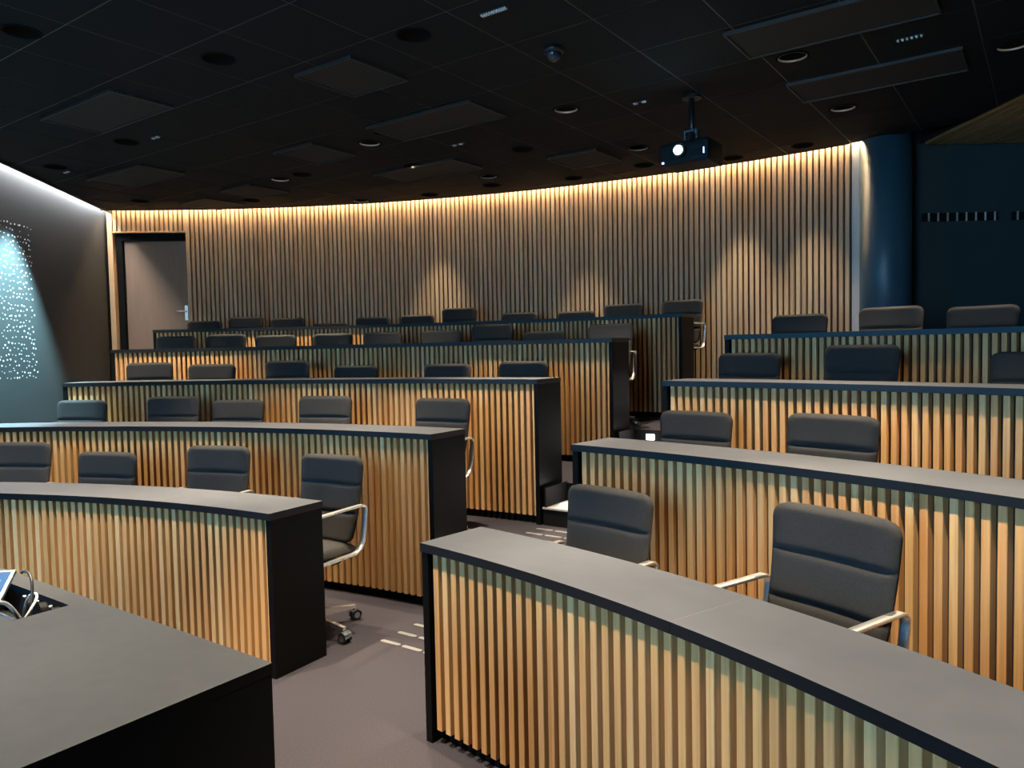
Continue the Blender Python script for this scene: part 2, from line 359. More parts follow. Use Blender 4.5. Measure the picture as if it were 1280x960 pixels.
# ------------------------------------------------------------------ ceiling: grid of tiles clipped to the room
def clip(poly, nx, ny, c):      # keep points with nx*x+ny*y <= c
    out = []
    for i in range(len(poly)):
        P, Q = poly[i], poly[(i + 1) % len(poly)]
        dp, dq = nx * P[0] + ny * P[1] - c, nx * Q[0] + ny * Q[1] - c
        if dp <= 0: out.append(P)
        if (dp < 0 < dq) or (dq < 0 < dp):
            t = dp / (dp - dq); out.append((P[0] + (Q[0] - P[0]) * t, P[1] + (Q[1] - P[1]) * t))
    return out
RC = RW - 0.115
planes = []
for k in range(36):
    a = -0.16 + k * 0.03
    nrm = (sin(a), cos(a)); planes.append((*nrm, nrm[0] * CX + nrm[1] * CY + RC))
q = left(0, 0.10); planes.append((-LN.x, -LN.y, -(LN.x * q.x + LN.y * q.y)))
planes.append((1, 0, 4.06)); planes.append((-U.x, -U.y, -FU)); planes.append((0, 1, 10.4))
def room_clip(poly):
    for pl in planes:
        poly = clip(poly, *pl)
        if len(poly) < 3: return []
    return poly
ceiling = struct(bm_obj('ceiling', box(-7, 7, -8, 11.5, 3.62, 3.7), M['plinth']), 'black tiled ceiling')
MOD = 0.61; U0, V0 = 4.63, -2.22 - 0.61 * 0      # one grid node
HR = 0.099
def uv(u, v): q = U * u + V * v; return (q.x, q.y)
def inside(poly, x, y, m):
    for i in range(len(poly)):
        P, Q = poly[i], poly[(i + 1) % len(poly)]; dx, dy = Q[0] - P[0], Q[1] - P[1]; l = math.hypot(dx, dy)
        if l < 1e-6: continue
        if (dx * (y - P[1]) - dy * (x - P[0])) / l < m: return False
    return True
# every downlight, added ones too: (x, y, power factor, pale lip as lit rim, cone, blend, kind)
LIGHTS = []
for r, a, k in ((4.40, 0.47, 1.0), (4.40, 0.80, 1.2), (5.70, 0.20, 0.8), (5.50, 1.04, 1.2), (5.85, 0.63, 0.5), (3.60, 0.60, 0.6),
                (6.35, 0.33, 0.85), (6.55, 0.53, 0.85), (6.85, 0.78, 0.8), (7.05, 0.96, 0.8), (7.90, 0.065, 0.9)):
    p = pol(r, a); LIGHTS.append([p.x, p.y, k, False, 64, 0.55, 'warm'])
for r, a, k in ((8.40, 0.545, 1.0), (8.53, 0.316, 0.45), (9.60, 0.140, 0.8), (9.92, 0.74, 0.5), (8.50, 0.757, 0.35), (9.45, 0.875, 0.45)):  # last fitting is added to brighten the column-side fourth-tier chairs
    p = pol(r, a); LIGHTS.append([p.x, p.y, k, True, 64, 0.55, 'warm'])
for r, a, k in ((10.84, 0.268, 0.32), (10.84, 0.446, 0.36), (10.82, 0.600, 0.40), (10.82, 0.672, 0.30), (10.60, -0.055, 0.18)):
    p = pol(r, a); LIGHTS.append([p.x, p.y, k, False, 50, 0.8, 'warm'])
for r, a, k in ((9.35, 0.19, 0.20), (9.35, 0.32, 0.22), (9.35, 0.45, 0.22), (10.62, 0.06, 0.13), (10.62, 0.36, 0.13), (10.62, 0.53, 0.13), (8.20, 0.36, 0.20), (8.15, 0.47, 0.16), (8.20, 0.79, 0.24)):  # added fittings that only brighten the chairs of the upper tiers
    p = pol(r, a); LIGHTS.append([p.x, p.y, k, False, 42, 0.8, 'warm'])
for x, y in ((1.27, 7.49), (-0.24, 8.64), (-1.77, 9.79)): LIGHTS.append([x, y, 0, True, 64, 0.5, 'warm'])
for sc_ in (0.08, -1.75):
    q = left(sc_, 0.45); LIGHTS.append([q.x, q.y, 950, False, 62, 0.55, 'cool'])
ntile = 0; tile_me = None
for iu in range(-15, 16):
    for iv in range(-14, 16):
        u, v = U0 + iu * MOD, V0 + iv * MOD; g = 0.006
        poly = [uv(u + g, v + g), uv(u + g, v + MOD - g), uv(u + MOD - g, v + MOD - g), uv(u + MOD - g, v + g)]
        cxy = uv(u + MOD / 2, v + MOD / 2)
        c = room_clip(poly)
        if len(c) < 3: continue
        ar = sum(c[i][0] * c[(i + 1) % len(c)][1] - c[(i + 1) % len(c)][0] * c[i][1] for i in range(len(c))) / 2
        if ar < 0: c = c[::-1]; ar = -ar
        if ar < 0.002 or cxy[1] < 2.0: continue
        ntile += 1
        full = [uv(u, v), uv(u, v + MOD), uv(u + MOD, v + MOD), uv(u + MOD, v)]
        if not inside(full, *cxy, 0): full = full[::-1]
        mine = [l for l in LIGHTS if inside(full, l[0], l[1], 0)]
        holes = []
        for l in mine:                                   # keep each fitting clear of the tile's edges and of its neighbours
            mx_, my_ = sum(p[0] for p in c) / len(c), sum(p[1] for p in c) / len(c)
            for t in range(60):
                if inside(c, l[0], l[1], HR + 0.008): break
                l[0] += (mx_ - l[0]) * 0.06; l[1] += (my_ - l[1]) * 0.06
            if inside(c, l[0], l[1], HR + 0.004): holes.append((l[0], l[1])); l.append('ok')
        if not holes and ar > (MOD - 2 * g) ** 2 - 1e-4:
            if tile_me is None:
                b2 = box(-MOD / 2 + g, MOD / 2 - g, -MOD / 2 + g, MOD / 2 - g, 0, 0.012)
                bmesh.ops.recalc_face_normals(b2, faces=b2.faces[:]); tile_me = bpy.data.meshes.new('tile'); b2.to_mesh(tile_me); b2.free()
            me_obj('tile', tile_me, M['tile'], ceiling, (cxy[0], cxy[1], ZC), -AX)
            continue
        b2 = bmesh.new()
        if not holes: add_prism(b2, [(p[0] - cxy[0], p[1] - cxy[1]) for p in c], 0, 0.012)
        else:
            es = []
            loops = [c] + [[(hx + HR * cos(-2 * pi * t / 28), hy + HR * sin(-2 * pi * t / 28)) for t in range(28)] for hx, hy in holes]
            for lp_ in loops:
                vv = [b2.verts.new((p[0] - cxy[0], p[1] - cxy[1], 0)) for p in lp_]
                es += [b2.edges.new((vv[t], vv[(t + 1) % len(vv)])) for t in range(len(vv))]
            bmesh.ops.triangle_fill(b2, use_beauty=True, edges=es)
            ex = bmesh.ops.extrude_face_region(b2, geom=b2.faces[:])
            bmesh.ops.translate(b2, vec=(0, 0, 0.012), verts=[x_ for x_ in ex['geom'] if isinstance(x_, bmesh.types.BMVert)])
        bm_obj('tile', b2, M['tile'], ceiling, (cxy[0], cxy[1], ZC))
print('lights without a hole', [l for l in LIGHTS if l[-1] != 'ok' and l[1] > 2.0])
# bars between tiles
for ax in (0, 1):
    for k in range(-15, 17):
        t = (U0 if ax == 0 else V0) + k * MOD; h = 0.0055
        poly = [uv(t - h, -20), uv(t + h, -20), uv(t + h, 20), uv(t - h, 20)] if ax == 0 else [uv(-20, t - h), uv(20, t - h), uv(20, t + h), uv(-20, t + h)]
        c = clip(room_clip(poly), 0, -1, -2.4) if room_clip(poly) else []
        if len(c) < 3: continue
        bm = bmesh.new(); add_prism(bm, c, ZC + 0.002, ZC + 0.011)
        bm_obj('grid_bar', bm, M['tbar'], ceiling)
# rim profile of the ceiling towards the coves
bm = bmesh.new(); arc_block(bm, RC - 0.004, RC + 0.006, A_L - 0.004, 0.708, ZC - 0.008, 3.62, pol(RW, 0.3, ZC), 60)
struct(bm_obj('trim_2', bm, M['edge'], None, pol(RW, 0.3, ZC)), 'black edge profile of the ceiling along the batten wall')
bm = bmesh.new(); p = [left(-11, 0.096), left(2.60, 0.096), left(2.60, 0.108), left(-11, 0.108)]
add_prism(bm, [(q.x, q.y) for q in p], ZC - 0.03, 3.62)
struct(bm_obj('trim_3', bm, M['panel_dark']), 'dark edge profile of the ceiling along the grey wall')
# oak soffit to the right
soff = struct(bm_obj('ceiling_soffit', (lambda b: (add_box(b, 4.10, 6.5, -1.0, 7.66, ZC + 0.03, ZC + 0.06), b)[1])(bmesh.new()), M['backing']), 'oak slatted soffit beside the black ceiling')
sl = None
for k in range(24):
    x = 4.12 + k * 0.1
    if sl is None:
        b2 = box(0, 0.075, 0, 8.4, 0, 0.03); bmesh.ops.recalc_face_normals(b2, faces=b2.faces[:]); sl = bpy.data.meshes.new('soffit_slat'); b2.to_mesh(sl); b2.free()
    me_obj('slat', sl, M['soffit'], soff, (x, -0.8, ZC))

# ------------------------------------------------------------------ ceiling fittings
def ceil_panel(pu, pv, su, sv, lab, grp, ticks=0, m='panel'):
    """rectangular fitting, corner-centre in grid coordinates"""
    c = U * pu + V * pv
    e = empty('ceiling_panel', (c.x, c.y, ZC), -AX); tag(e, lab, 'ceiling panel', grp)
    # local x = V direction, y = U direction
    fr = bmesh.new(); t = 0.014
    for b_ in ((-sv / 2, sv / 2, -su / 2, -su / 2 + t), (-sv / 2, sv / 2, su / 2 - t, su / 2), (-sv / 2, -sv / 2 + t, -su / 2 + t, su / 2 - t), (sv / 2 - t, sv / 2, -su / 2 + t, su / 2 - t)):
        add_box(fr, *b_, -0.022, -0.0005)
    bm_obj('frame', fr, M['panel_dark'], e)
    bm_obj('infill', box(-sv / 2 + t + .001, sv / 2 - t - .001, -su / 2 + t + .001, su / 2 - t - .001, -0.014, -0.0005), M[m], e)
    if ticks:
        for k in range(ticks):
            y = -su / 2 + 0.02 + (su - 0.04) * (k + 0.5) / ticks
            bm_obj('fin', box(sv / 2 + 0.001, sv / 2 + 0.010, y - 0.009, y + 0.009, -0.020, -0.0005), M['silver'], e)  # silver fins stand in for the dotted glints along the panel's edge
def uvof(x, y): return (x * U.x + y * U.y, x * V.x + y * V.y)
def panel_at(x, y, su, sv, *a, **k): u, v = uvof(x, y); ceil_panel(u, v, su, sv, *a, **k)
LONG = 'long recessed brownish panel in the black ceiling'; SQ = 'square brownish panel in the black ceiling'
GL, GS = 'long ceiling panels', 'square ceiling panels'
panel_at(-3.14, 6.06, 0.50, 1.10, LONG, GL, ticks=14)
panel_at(-0.60, 6.47, 0.50, 1.13, LONG, GL, ticks=14)
panel_at(-0.86, 8.24, 0.50, 1.12, LONG, GL, ticks=14)
panel_at(-3.96, 8.20, 0.50, 1.08, LONG, GL)
panel_at(2.68, 5.61, 0.50, 1.13, LONG, GL)
panel_at(1.95, 4.66, 0.50, 1.13, LONG, GL)
for x, y in ((0.79, 7.85), (-2.98, 9.06), (-1.85, 7.42), (-1.07, 5.40), (-3.75, 9.75)):
    panel_at(x, y, 0.55, 0.56, SQ, GS)
def ring_mesh():
    bm = bmesh.new(); add_lathe(bm, [(0.0985, 0.10), (0.0985, -0.001), (0.108, -0.002), (0.108, -0.006), (0.094, -0.006), (0.094, 0.10)], 28); me = bpy.data.meshes.new('ring'); bmesh.ops.recalc_face_normals(bm, faces=bm.faces[:]); bm.to_mesh(me); bm.free(); return me
def cup_mesh():
    bm = bmesh.new(); add_lathe(bm, [(0.0938, 0.0), (0.086, 0.06), (0.050, 0.094), (0.0, 0.096)], 28); me = bpy.data.meshes.new('reflector'); bm.to_mesh(me); bm.free(); return me
RING, CUP = ring_mesh(), cup_mesh()
bm = bmesh.new(); add_lathe(bm, [(0.0935, -0.0055), (0.0935, 0.008), (0.0905, 0.008), (0.0905, -0.0055)], 28, True); LIP = bpy.data.meshes.new('lit_lip'); bmesh.ops.recalc_face_normals(bm, faces=bm.faces[:]); bm.to_mesh(LIP); bm.free()
bm = bmesh.new(); add_lathe(bm, [(0.0, 0.080), (0.022, 0.080), (0.022, 0.094), (0.0, 0.094)], 16); LAMP = bpy.data.meshes.new('lamp'); bmesh.ops.recalc_face_normals(bm, faces=bm.faces[:]); bm.to_mesh(LAMP); bm.free()
def downlight(x, y, power=P_DOWN, size=64, blend=0.55, color=WARM, lit=True, vis=False, aim=None, label=None, group='warm downlights'):
    e = empty('downlight', (x, y, ZC)); tag(e, label or 'small round recessed downlight in the black ceiling', 'downlight', group)
    me_obj('ring', RING, M['ring'], e, smooth=True)
    rf = me_obj('reflector', CUP, M['baffle'], e, smooth=True)
    if vis: me_obj('lit_lip', LIP, M['reflector'], e, smooth=True)  # pale ring on the black cup, drawn as the lit inner rim
    if lit:
        me_obj('lamp', LAMP, M['lamp'], e)
        l = bpy.data.lights.new('spot_lamp', 'SPOT'); l.energy = power; l.color = color; l.spot_size = math.radians(size); l.spot_blend = blend; l.shadow_soft_size = 0.03
        lo = bpy.data.objects.new('spot_lamp', l); COL.objects.link(lo); lo.parent = e; lo.location = (0, 0, 0.045)
        if aim is not None: lo.rotation_mode = 'QUATERNION'; lo.rotation_quaternion = aim.to_track_quat('-Z', 'Y')
for x, y, k, vis, size, bl, kind, *_ in LIGHTS:
    if kind == 'warm': downlight(x, y, power=P_DOWN * k, size=size, blend=bl, vis=vis, lit=k > 0)
    else: downlight(x, y, power=k, size=size, blend=bl, color=(0.45, 0.85, 0.95), aim=Vector((0, 0, -1)) - LN * 0.08, label='cool white downlight beside the dotted grey wall', group='cool downlights')
# slot diffusers and detectors
for (x, y, ln, n_) in ((-0.06, 4.41, 0.18, 10), (2.56, 4.91, 0.16, 6), (1.05, 6.08, 0.14, 2), (-0.46, 7.20, 0.15, 2), (-3.08, 6.77, 0.13, 2), (-4.55, 7.95, 0.12, 2)):
    e = empty('slot_diffuser', (x, y, ZC), -AX); tag(e, 'short slot diffuser with pale fins in the black ceiling', 'air vent', 'slot diffusers in the ceiling')
    bm_obj('slot', box(-ln / 2, ln / 2, -0.02, 0.02, -0.006, -0.0005), M['edge'], e)
    for k in range(n_):
        xx = -ln / 2 + ln * (k + 0.5) / n_; hw = ln / n_ * 0.22
        bm_obj('fin', box(xx - hw, xx + hw, -0.012, 0.012, -0.016, -0.0061), M['white_plastic'], e)
e = empty('ceiling_camera', (0.31, 4.97, ZC)); tag(e, 'small dark dome camera on the black ceiling', 'camera')
bm = bmesh.new(); add_lathe(bm, [(0, -0.0005), (0.065, -0.0005), (0.065, -0.03), (0.055, -0.036), (0, -0.036)], 28); bm_obj('base', bm, M['dark_metal'], e, smooth=True)
bm = bmesh.new(); add_lathe(bm, [(0.05 * cos(t * pi / 16), -0.0362 - 0.05 * sin(t * pi / 16)) for t in range(9)], 28); bm_obj('dome', bm, mat('dome_glass', (0.01, 0.02, 0.03), 0.08), e, smooth=True)

# ------------------------------------------------------------------ projector
pj = empty('projector', (1.435, 5.98, 2.885), -AX + math.radians(0)); tag(pj, 'black ceiling projector with its lens lit pale blue', 'projector')
bm_obj('body', box(-0.20, 0.20, -0.17, 0.14, 0.02, 0.19, 0.03, 3), M['projector'], pj)
bm = bmesh.new(); add_cyl(bm, (-0.03, -0.166, 0.115), (-0.03, -0.205, 0.115), 0.058, 0.050, 28); bm_obj('lens_barrel', bm, M['dark_metal'], pj)
bm = bmesh.new(); add_cyl(bm, (-0.03, -0.2055, 0.115), (-0.03, -0.209, 0.115), 0.034, 0.034, 28); bm_obj('lens', bm, M['lens'], pj)
bm_obj('status_light', box(0.155, 0.162, -0.174, -0.1705, 0.07, 0.115), M['led_blue'], pj)
bm_obj('receiver_light', box(-0.176, -0.160, -0.1755, -0.1705, 0.035, 0.048), M['led_blue'], pj)
bm_obj('vent_grille', (lambda b: ([add_box(b, 0.05, 0.14, -0.174, -0.1705, 0.05 + 0.016 * k, 0.058 + 0.016 * k) for k in range(6)], b)[1])(bmesh.new()), M['edge'], pj)
bm = bmesh.new(); add_cyl(bm, (0, 0, 0.19), (0, 0, ZC - 2.885 - 0.001), 0.022, n=16); bm_obj('pole', bm, M['dark_metal'], pj, smooth=True)
bm = bmesh.new(); add_box(bm, -0.055, -0.043, -0.03, 0.03, 0.1905, 0.30); add_box(bm, 0.043, 0.055, -0.03, 0.03, 0.1905, 0.30); add_box(bm, -0.043, 0.043, -0.03, 0.03, 0.285, 0.297); bm_obj('bracket', bm, M['silver'], pj)
bm = bmesh.new(); add_lathe(bm, [(0, ZC - 2.885 - 0.001), (0.075, ZC - 2.885 - 0.001), (0.075, ZC - 2.885 - 0.02), (0, ZC - 2.885 - 0.02)], 24); bm_obj('ceiling_plate', bm, M['dark_metal'], pj)

# ------------------------------------------------------------------ curved desks
ORD = ['lowest', 'second', 'third', 'fourth', 'highest']
SLM = {}
def desk(i, side):
    r, zs, zf = R[i], ZS[i], (PLAT[i - 1] if i else 0.0)
    if side == 'L': a_al = AL[i]; a_far = AL0[i]; sg = -1
    else: a_al = AR[i]; a_far = AR1[i]; sg = 1
    L_ = sg * (a_far - a_al) * r; ns = int(round(L_ / PIT)); a_far = a_al + sg * ns * PIT / r
    amid = (a_al + a_far) / 2; org = pol(r, amid, zf)
    e = empty('curved_desk', org)
    where = 'on the door side of the aisle' if side == 'L' else 'on the column side of the aisle'
    tier = {0: 'floor-level front', 1: 'second tier', 2: 'third tier', 3: 'fourth tier', 4: 'top tier'}[i]
    tag(e, 'curved black desk with oak battens, %s, %s' % (tier, where), 'desk', 'curved tiered desks')
    gap = 0.041 if side == 'L' else 0.064            # slat centre to outer end of the desk
    e_al = a_al - sg * gap / r; e_far = a_far + sg * 0.041 / r
    ztop = zs + 0.034
    cuts = [e_al, e_far]
    if side == 'R' and i == 0: cuts = [e_al, 0.967, e_far]
    if side == 'R' and i == 1: cuts = [e_al, 0.979, e_far]
    if side == 'R' and i > 1: cuts = [e_al, (e_al + e_far) / 2, e_far]
    if side == 'L' and i == 0: cuts = [e_al, 0.18, e_far]
    for k in range(len(cuts) - 1):
        c0, c1 = cuts[k], cuts[k + 1]; g = 0.0008 / r * (1 if c1 > c0 else -1)
        bm = bmesh.new(); arc_block(bm, r - 0.020, r + 0.315, c0 + (g if k else 0), c1 - (g if k < len(cuts) - 2 else 0), zs + 0.0005, ztop, org, None, 1, 0)
        bm_obj('tabletop', bm, [M['top'], M['edge']], e)
    for c in cuts[1:-1]:
        bm = bmesh.new(); arc_block(bm, r - 0.017, r + 0.3145, c - 0.0007 / r, c + 0.0007 / r, zs + 0.001, ztop + 0.0003, org, 1); bm_obj('seam_glint_strip', bm, M['seam'], e)
    t_end = 0.034 / r
    hend = zs
    for ee, s in ((e_al, sg), (e_far, -sg)):
        bm = bmesh.new(); arc_block(bm, r - 0.012, r + 0.31, ee, ee + s * t_end, zf, hend, org, 2); bm_obj('end_panel', bm, M['black'], e)
    i0, i1 = e_al + sg * t_end * 1.02, e_far - sg * t_end * 1.02
    bm = bmesh.new(); arc_block(bm, r + 0.0362, r + 0.060, i0, i1, zf + 0.05, zs, org); bm_obj('back_panel', bm, M['backing'], e)
    bm = bmesh.new(); arc_block(bm, r + 0.040, r + (0.29 if i else 0.085), i0, i1, zf, zf + 0.0495, org); bm_obj('plinth', bm, M['plinth'], e)
    if i:
        bm = bmesh.new(); arc_block(bm, r + 0.0605, r + 0.299, i0, i1, zf + 0.05, PLAT[i] - 0.0015, org); bm_obj('platform_edge', bm, M['plinth'], e)
    sb = zf + (0.0555 if i == 0 else 0.06)
    h = zs - sb - 0.001
    key = round(h, 4)
    if key not in SLM: SLM[key] = slat_mesh('desk_slat', 0.029, 0.036, h)
    for k in range(ns + 1):
        a = a_al + sg * k * PIT / r
        me_obj('slat', SLM[key], M['wood'], e, pol(r, a, sb) - org, -a)
    return e
for i in range(5): desk(i, 'L')
for i in range(4): desk(i, 'R')

# ------------------------------------------------------------------ swivel chair
def back_mesh():
    bm = bmesh.new(); nu, nv = 18, 60; H0, H1 = 0.45, 0.915
    def hw(t):
        b = 0.205 + 0.022 * t; rc = 0.055 / (H1 - H0)
        if t > 1 - rc: s = (t - (1 - rc)) / rc; b -= 0.055 * (1 - math.sqrt(max(0, 1 - s * s)))
        if t < 0.06: s = 1 - t / 0.06; b -= 0.03 * s * s
        return b
    def pad(t):
        s = t * 3 % 1.0 if t < 0.9999 else 0.9999
        return (1 - abs(2 * s - 1) ** 12)
    def pt(t, u, face):
        z = H0 + (H1 - H0) * t; x = hw(t) * u; edge = 1 - abs(u) ** 8; endf = min(1, (1 - t) / 0.03) if t > 0.97 else 1.0
        y0 = 0.185 + (z - H0) * 0.20 - 0.022 * u * u - 0.02 * sin(pi * t) * -1
        if face == 0: th = 0.012 + 0.026 * pad(t) * edge * math.sqrt(max(0, endf)); return (x, y0 - th, z)
        th = 0.006 + 0.014 * edge * math.sqrt(max(0, endf)) * min(1, t / 0.05); return (x, y0 + th, z)
    F = [[[bm.verts.new(pt(j / nv, -1 + 2 * k / nu, fc)) for k in range(nu + 1)] for j in range(nv + 1)] for fc in (0, 1)]
    for fc in (0, 1):
        for j in range(nv):
            for k in range(nu): bm.faces.new((F[fc][j][k], F[fc][j][k + 1], F[fc][j + 1][k + 1], F[fc][j + 1][k]))
    for j in range(nv):
        for k in (0, nu): bm.faces.new((F[0][j][k], F[0][j + 1][k], F[1][j + 1][k], F[1][j][k]))
    for k in range(nu):
        for j in (0, nv): bm.faces.new((F[0][j][k], F[0][j][k + 1], F[1][j][k + 1], F[1][j][k]))
    return bm
def seat_mesh():
    bm = bmesh.new(); nx, ny = 16, 20
    def pt(u, v, top):
        x = 0.218 * u; y = -0.24 + 0.46 * v
        e = (1 - abs(u) ** 8) * (1 - abs(2 * v - 1) ** 10); s = v * 3 % 1.0; p_ = 1 - abs(2 * s - 1) ** 6
        drop = 0.03 * max(0, (0.18 - v) / 0.18) ** 2
        if top: return (x, y, 0.430 + e * (0.028 + 0.012 * p_) - drop - 0.02 * v)
        return (x, y, 0.418 - 0.010 * e - drop - 0.02 * v)
    F = [[[bm.verts.new(pt(-1 + 2 * k / nx, j / ny, t)) for k in range(nx + 1)] for j in range(ny + 1)] for t in (1, 0)]
    for t in (0, 1):
        for j in range(ny):
            for k in range(nx): bm.faces.new((F[t][j][k], F[t][j][k + 1], F[t][j + 1][k + 1], F[t][j + 1][k]))
    for j in range(ny):
        for k in (0, nx): bm.faces.new((F[0][j][k], F[0][j + 1][k], F[1][j + 1][k], F[1][j][k]))
    for k in range(nx):
        for j in (0, ny): bm.faces.new((F[0][j][k], F[0][j][k + 1], F[1][j][k + 1], F[1][j][k]))
    return bm
def arm_mesh(sx):
    """closed loop of flat polished bar beside the seat"""
    bm = bmesh.new(); path = []
    corners = [(-0.165, 0.400, 0.050), (0.200, 0.400, 0.085), (0.245, 0.655, 0.045), (-0.195, 0.655, 0.055)]
    for k in range(4):
        P = Vector((corners[k][0], corners[k][1])); A = Vector(corners[k - 1][:2]); B_ = Vector(corners[(k + 1) % 4][:2]); rad = corners[k][2]
        a = (A - P).normalized(); b = (B_ - P).normalized()
        for t in range(7):
            s = t / 6; q = (P + a * rad) * (1 - s) ** 2 + P * 2 * s * (1 - s) + (P + b * rad) * s * s
            path.append(q)
    n = len(path); rings = []
    for k in range(n):
        tg = (path[(k + 1) % n] - path[k - 1]).normalized(); nr = Vector((-tg.y, tg.x)); th, wd = 0.006, 0.016
        q = path[k]; xs = sx * 0.243
        rings.append([bm.verts.new((xs + wd * cx, q.x + nr.x * th * cy, q.y + nr.y * th * cy)) for cx, cy in ((-1, -.6), (-.8, -1), (.8, -1), (1, -.6), (1, .6), (.8, 1), (-.8, 1), (-1, .6))])
    for k in range(n):
        A, B_ = rings[k], rings[(k + 1) % n]
        for j in range(8): bm.faces.new((A[j], A[(j + 1) % 8], B_[(j + 1) % 8], B_[j]))
    return bm
def mesh_of(bm, name, m, smooth=True):
    bmesh.ops.recalc_face_normals(bm, faces=bm.faces[:]); me = bpy.data.meshes.new(name); bm.to_mesh(me); bm.free()
    for mm in (m if isinstance(m, (list, tuple)) else [m]): me.materials.append(mm)
    if smooth:
        for p in me.polygons: p.use_smooth = True
    return me
CH = {}
CH['backrest'] = mesh_of(back_mesh(), 'backrest', M['fabric']); CH['seat'] = mesh_of(seat_mesh(), 'seat', M['fabric'])
CH['armL'] = mesh_of(arm_mesh(-1), 'armrest', M['chrome']); CH['armR'] = mesh_of(arm_mesh(1), 'armrest', M['chrome'])
b_ = bmesh.new(); add_lathe(b_, [(0.0, 0.075), (0.032, 0.075), (0.032, 0.13), (0.026, 0.135), (0.026, 0.25), (0.014, 0.255), (0.014, 0.40), (0, 0.40)], 18); CH['lift'] = mesh_of(b_, 'gas_lift', M['dark_metal'])
b_ = bmesh.new(); add_box(b_, -0.243, 0.243, -0.03, 0.03, 0.380, 0.398); add_box(b_, -0.07, 0.07, -0.13, 0.13, 0.372, 0.396); CH['carrier'] = mesh_of(b_, 'seat_carrier', M['dark_metal'], False)
b_ = bmesh.new()
for (x0, w0, z0, z1), (x1, w1, z2, z3) in [((0.026, 0.020, 0.072, 0.118), (0.300, 0.012, 0.066, 0.082))]:
    A = [b_.verts.new(p) for p in ((x0, -w0, z0), (x0, w0, z0), (x0, w0 * .7, z1), (x0, -w0 * .7, z1))]
    B2 = [b_.verts.new(p) for p in ((x1, -w1, z2), (x1, w1, z2), (x1, w1 * .8, z3), (x1, -w1 * .8, z3))]
    for k in range(4): b_.faces.new((A[k], A[(k + 1) % 4], B2[(k + 1) % 4], B2[k]))
    b_.faces.new(A); b_.faces.new(B2)
CH['leg'] = mesh_of(b_, 'leg', M['chrome'], False)
b_ = bmesh.new()
for s in (-1, 1):
    add_cyl(b_, (0.300, s * 0.008, 0.028), (0.300, s * 0.026, 0.028), 0.028, n=18)
for f in b_.faces: f.material_index = 0
n0 = len(b_.faces)
add_cyl(b_, (0.292, 0, 0.040), (0.292, 0, 0.068), 0.008, n=10)
for s in (-1, 1): add_cyl(b_, (0.300, s * 0.0262, 0.028), (0.300, s * 0.0285, 0.028), 0.018, n=14)
for t in range(7):
    a0, a1 = pi * 0.02 + pi * 0.75 * t / 7, pi * 0.02 + pi * 0.75 * (t + 1) / 7
    q = [(0.300 + 0.032 * cos(a), 0.028 + 0.032 * sin(a)) for a in (a0, a1)]
    v4 = [b_.verts.new((q[0][0], -0.027, q[0][1])), b_.verts.new((q[0][0], 0.027, q[0][1])), b_.verts.new((q[1][0], 0.027, q[1][1])), b_.verts.new((q[1][0], -0.027, q[1][1]))]; b_.faces.new(v4)
b_.faces.ensure_lookup_table()
for k in range(n0, len(b_.faces)): b_.faces[k].material_index = 1
CH['caster'] = mesh_of(b_, 'caster', [M['tyre'], M['silver']], False)
def chair(x, y, zf, rz, label, dz=0.0, spin=0.0, tilt=0.0):
    e = empty('swivel_chair', (x, y, zf), rz); tag(e, label, 'chair', 'charcoal swivel chairs')
    for nm, k in (('seat', 'seat'), ('backrest', 'backrest'), ('armrest', 'armL'), ('armrest', 'armR'), ('seat_carrier', 'carrier')):
        o = me_obj(nm, CH[k], None, e, (0, 0, dz))
        if nm == 'backrest' and tilt: o.rotation_euler = (tilt, 0, 0)
    me_obj('gas_lift', CH['lift'], None, e, (0, 0, min(dz, 0.0)))
    for k in range(5):
        lg = me_obj('leg', CH['leg'], None, e, (0, 0, 0), spin + k * 2 * pi / 5)
        me_obj('caster', CH['caster'], None, lg)
    return e
# (angle, radial offset of the top of the backrest, height of the backrest top above its floor, extra turn in degrees)
SEATS = {
 'L1': [(0.1106, .75, .975, 0), (0.2153, .75, .91, -4), (0.3616, .75, .965, 4), (0.4987, .77, .94, 0)],
 'L2': [(0.0584, .75, .90, -8), (0.1752, .75, .92, 0), (0.2524, .75, .89, 0), (0.3631, .75, .92, 0), (0.5033, .75, .91, 0)],
 'L3': [(0.0581, .75, .925, 0), (0.1362, .75, .90, 5), (0.225, .75, .92, 0), (0.3079, .75, .865, -5), (0.4214, .75, .87, 0), (0.5095, .75, .885, 0)],
 'L4': [(0.0217, .75, .93, 0), (0.0901, .75, .94, 0), (0.1349, .83, .92, 8), (0.2159, .75, .92, 0), (0.2711, .75, .92, 0), (0.3511, .75, .92, 0), (0.4065, .75, .965, 0), (0.4628, .75, .88, 0), (0.5407, .75, .93, 0)],
 'L5': [(0.0014, .84, .90, 0), (0.0439, .80, .94, 0), (0.1004, .75, .91, 0), (0.1543, .75, .83, 0), (0.2059, .75, .89, 0), (0.2632, .75, .90, 0), (0.3102, .75, .97, 0), (0.3837, .75, .885, 0), (0.4493, .75, .875, 0), (0.5017, .75, .93, 0), (0.5612, .84, .948, 0)],
 'R1': [(0.8026, .75, .925, 0), (0.9675, .75, .985, 0), (1.135, .75, .93, 0)],
 'R2': [(0.7545, .87, .868, 0), (0.8707, .75, .90, 0), (1.018, .75, .87, 0)],
 'R3': [(0.7267, .90, .926, 0), (0.8235, .75, .97, 0), (0.936, .75, .92, 0)],
 'R4': [(0.7181, .83, .948, 0), (0.7943, .75, .97, 0), (0.8568, .75, .945, 0)],
}
NTH = ['nearest the aisle', 'second from the aisle', 'third from the aisle', 'fourth from the aisle', 'fifth from the aisle', 'sixth from the aisle', 'seventh from the aisle', 'eighth from the aisle', 'ninth from the aisle', 'tenth from the aisle', 'eleventh from the aisle']
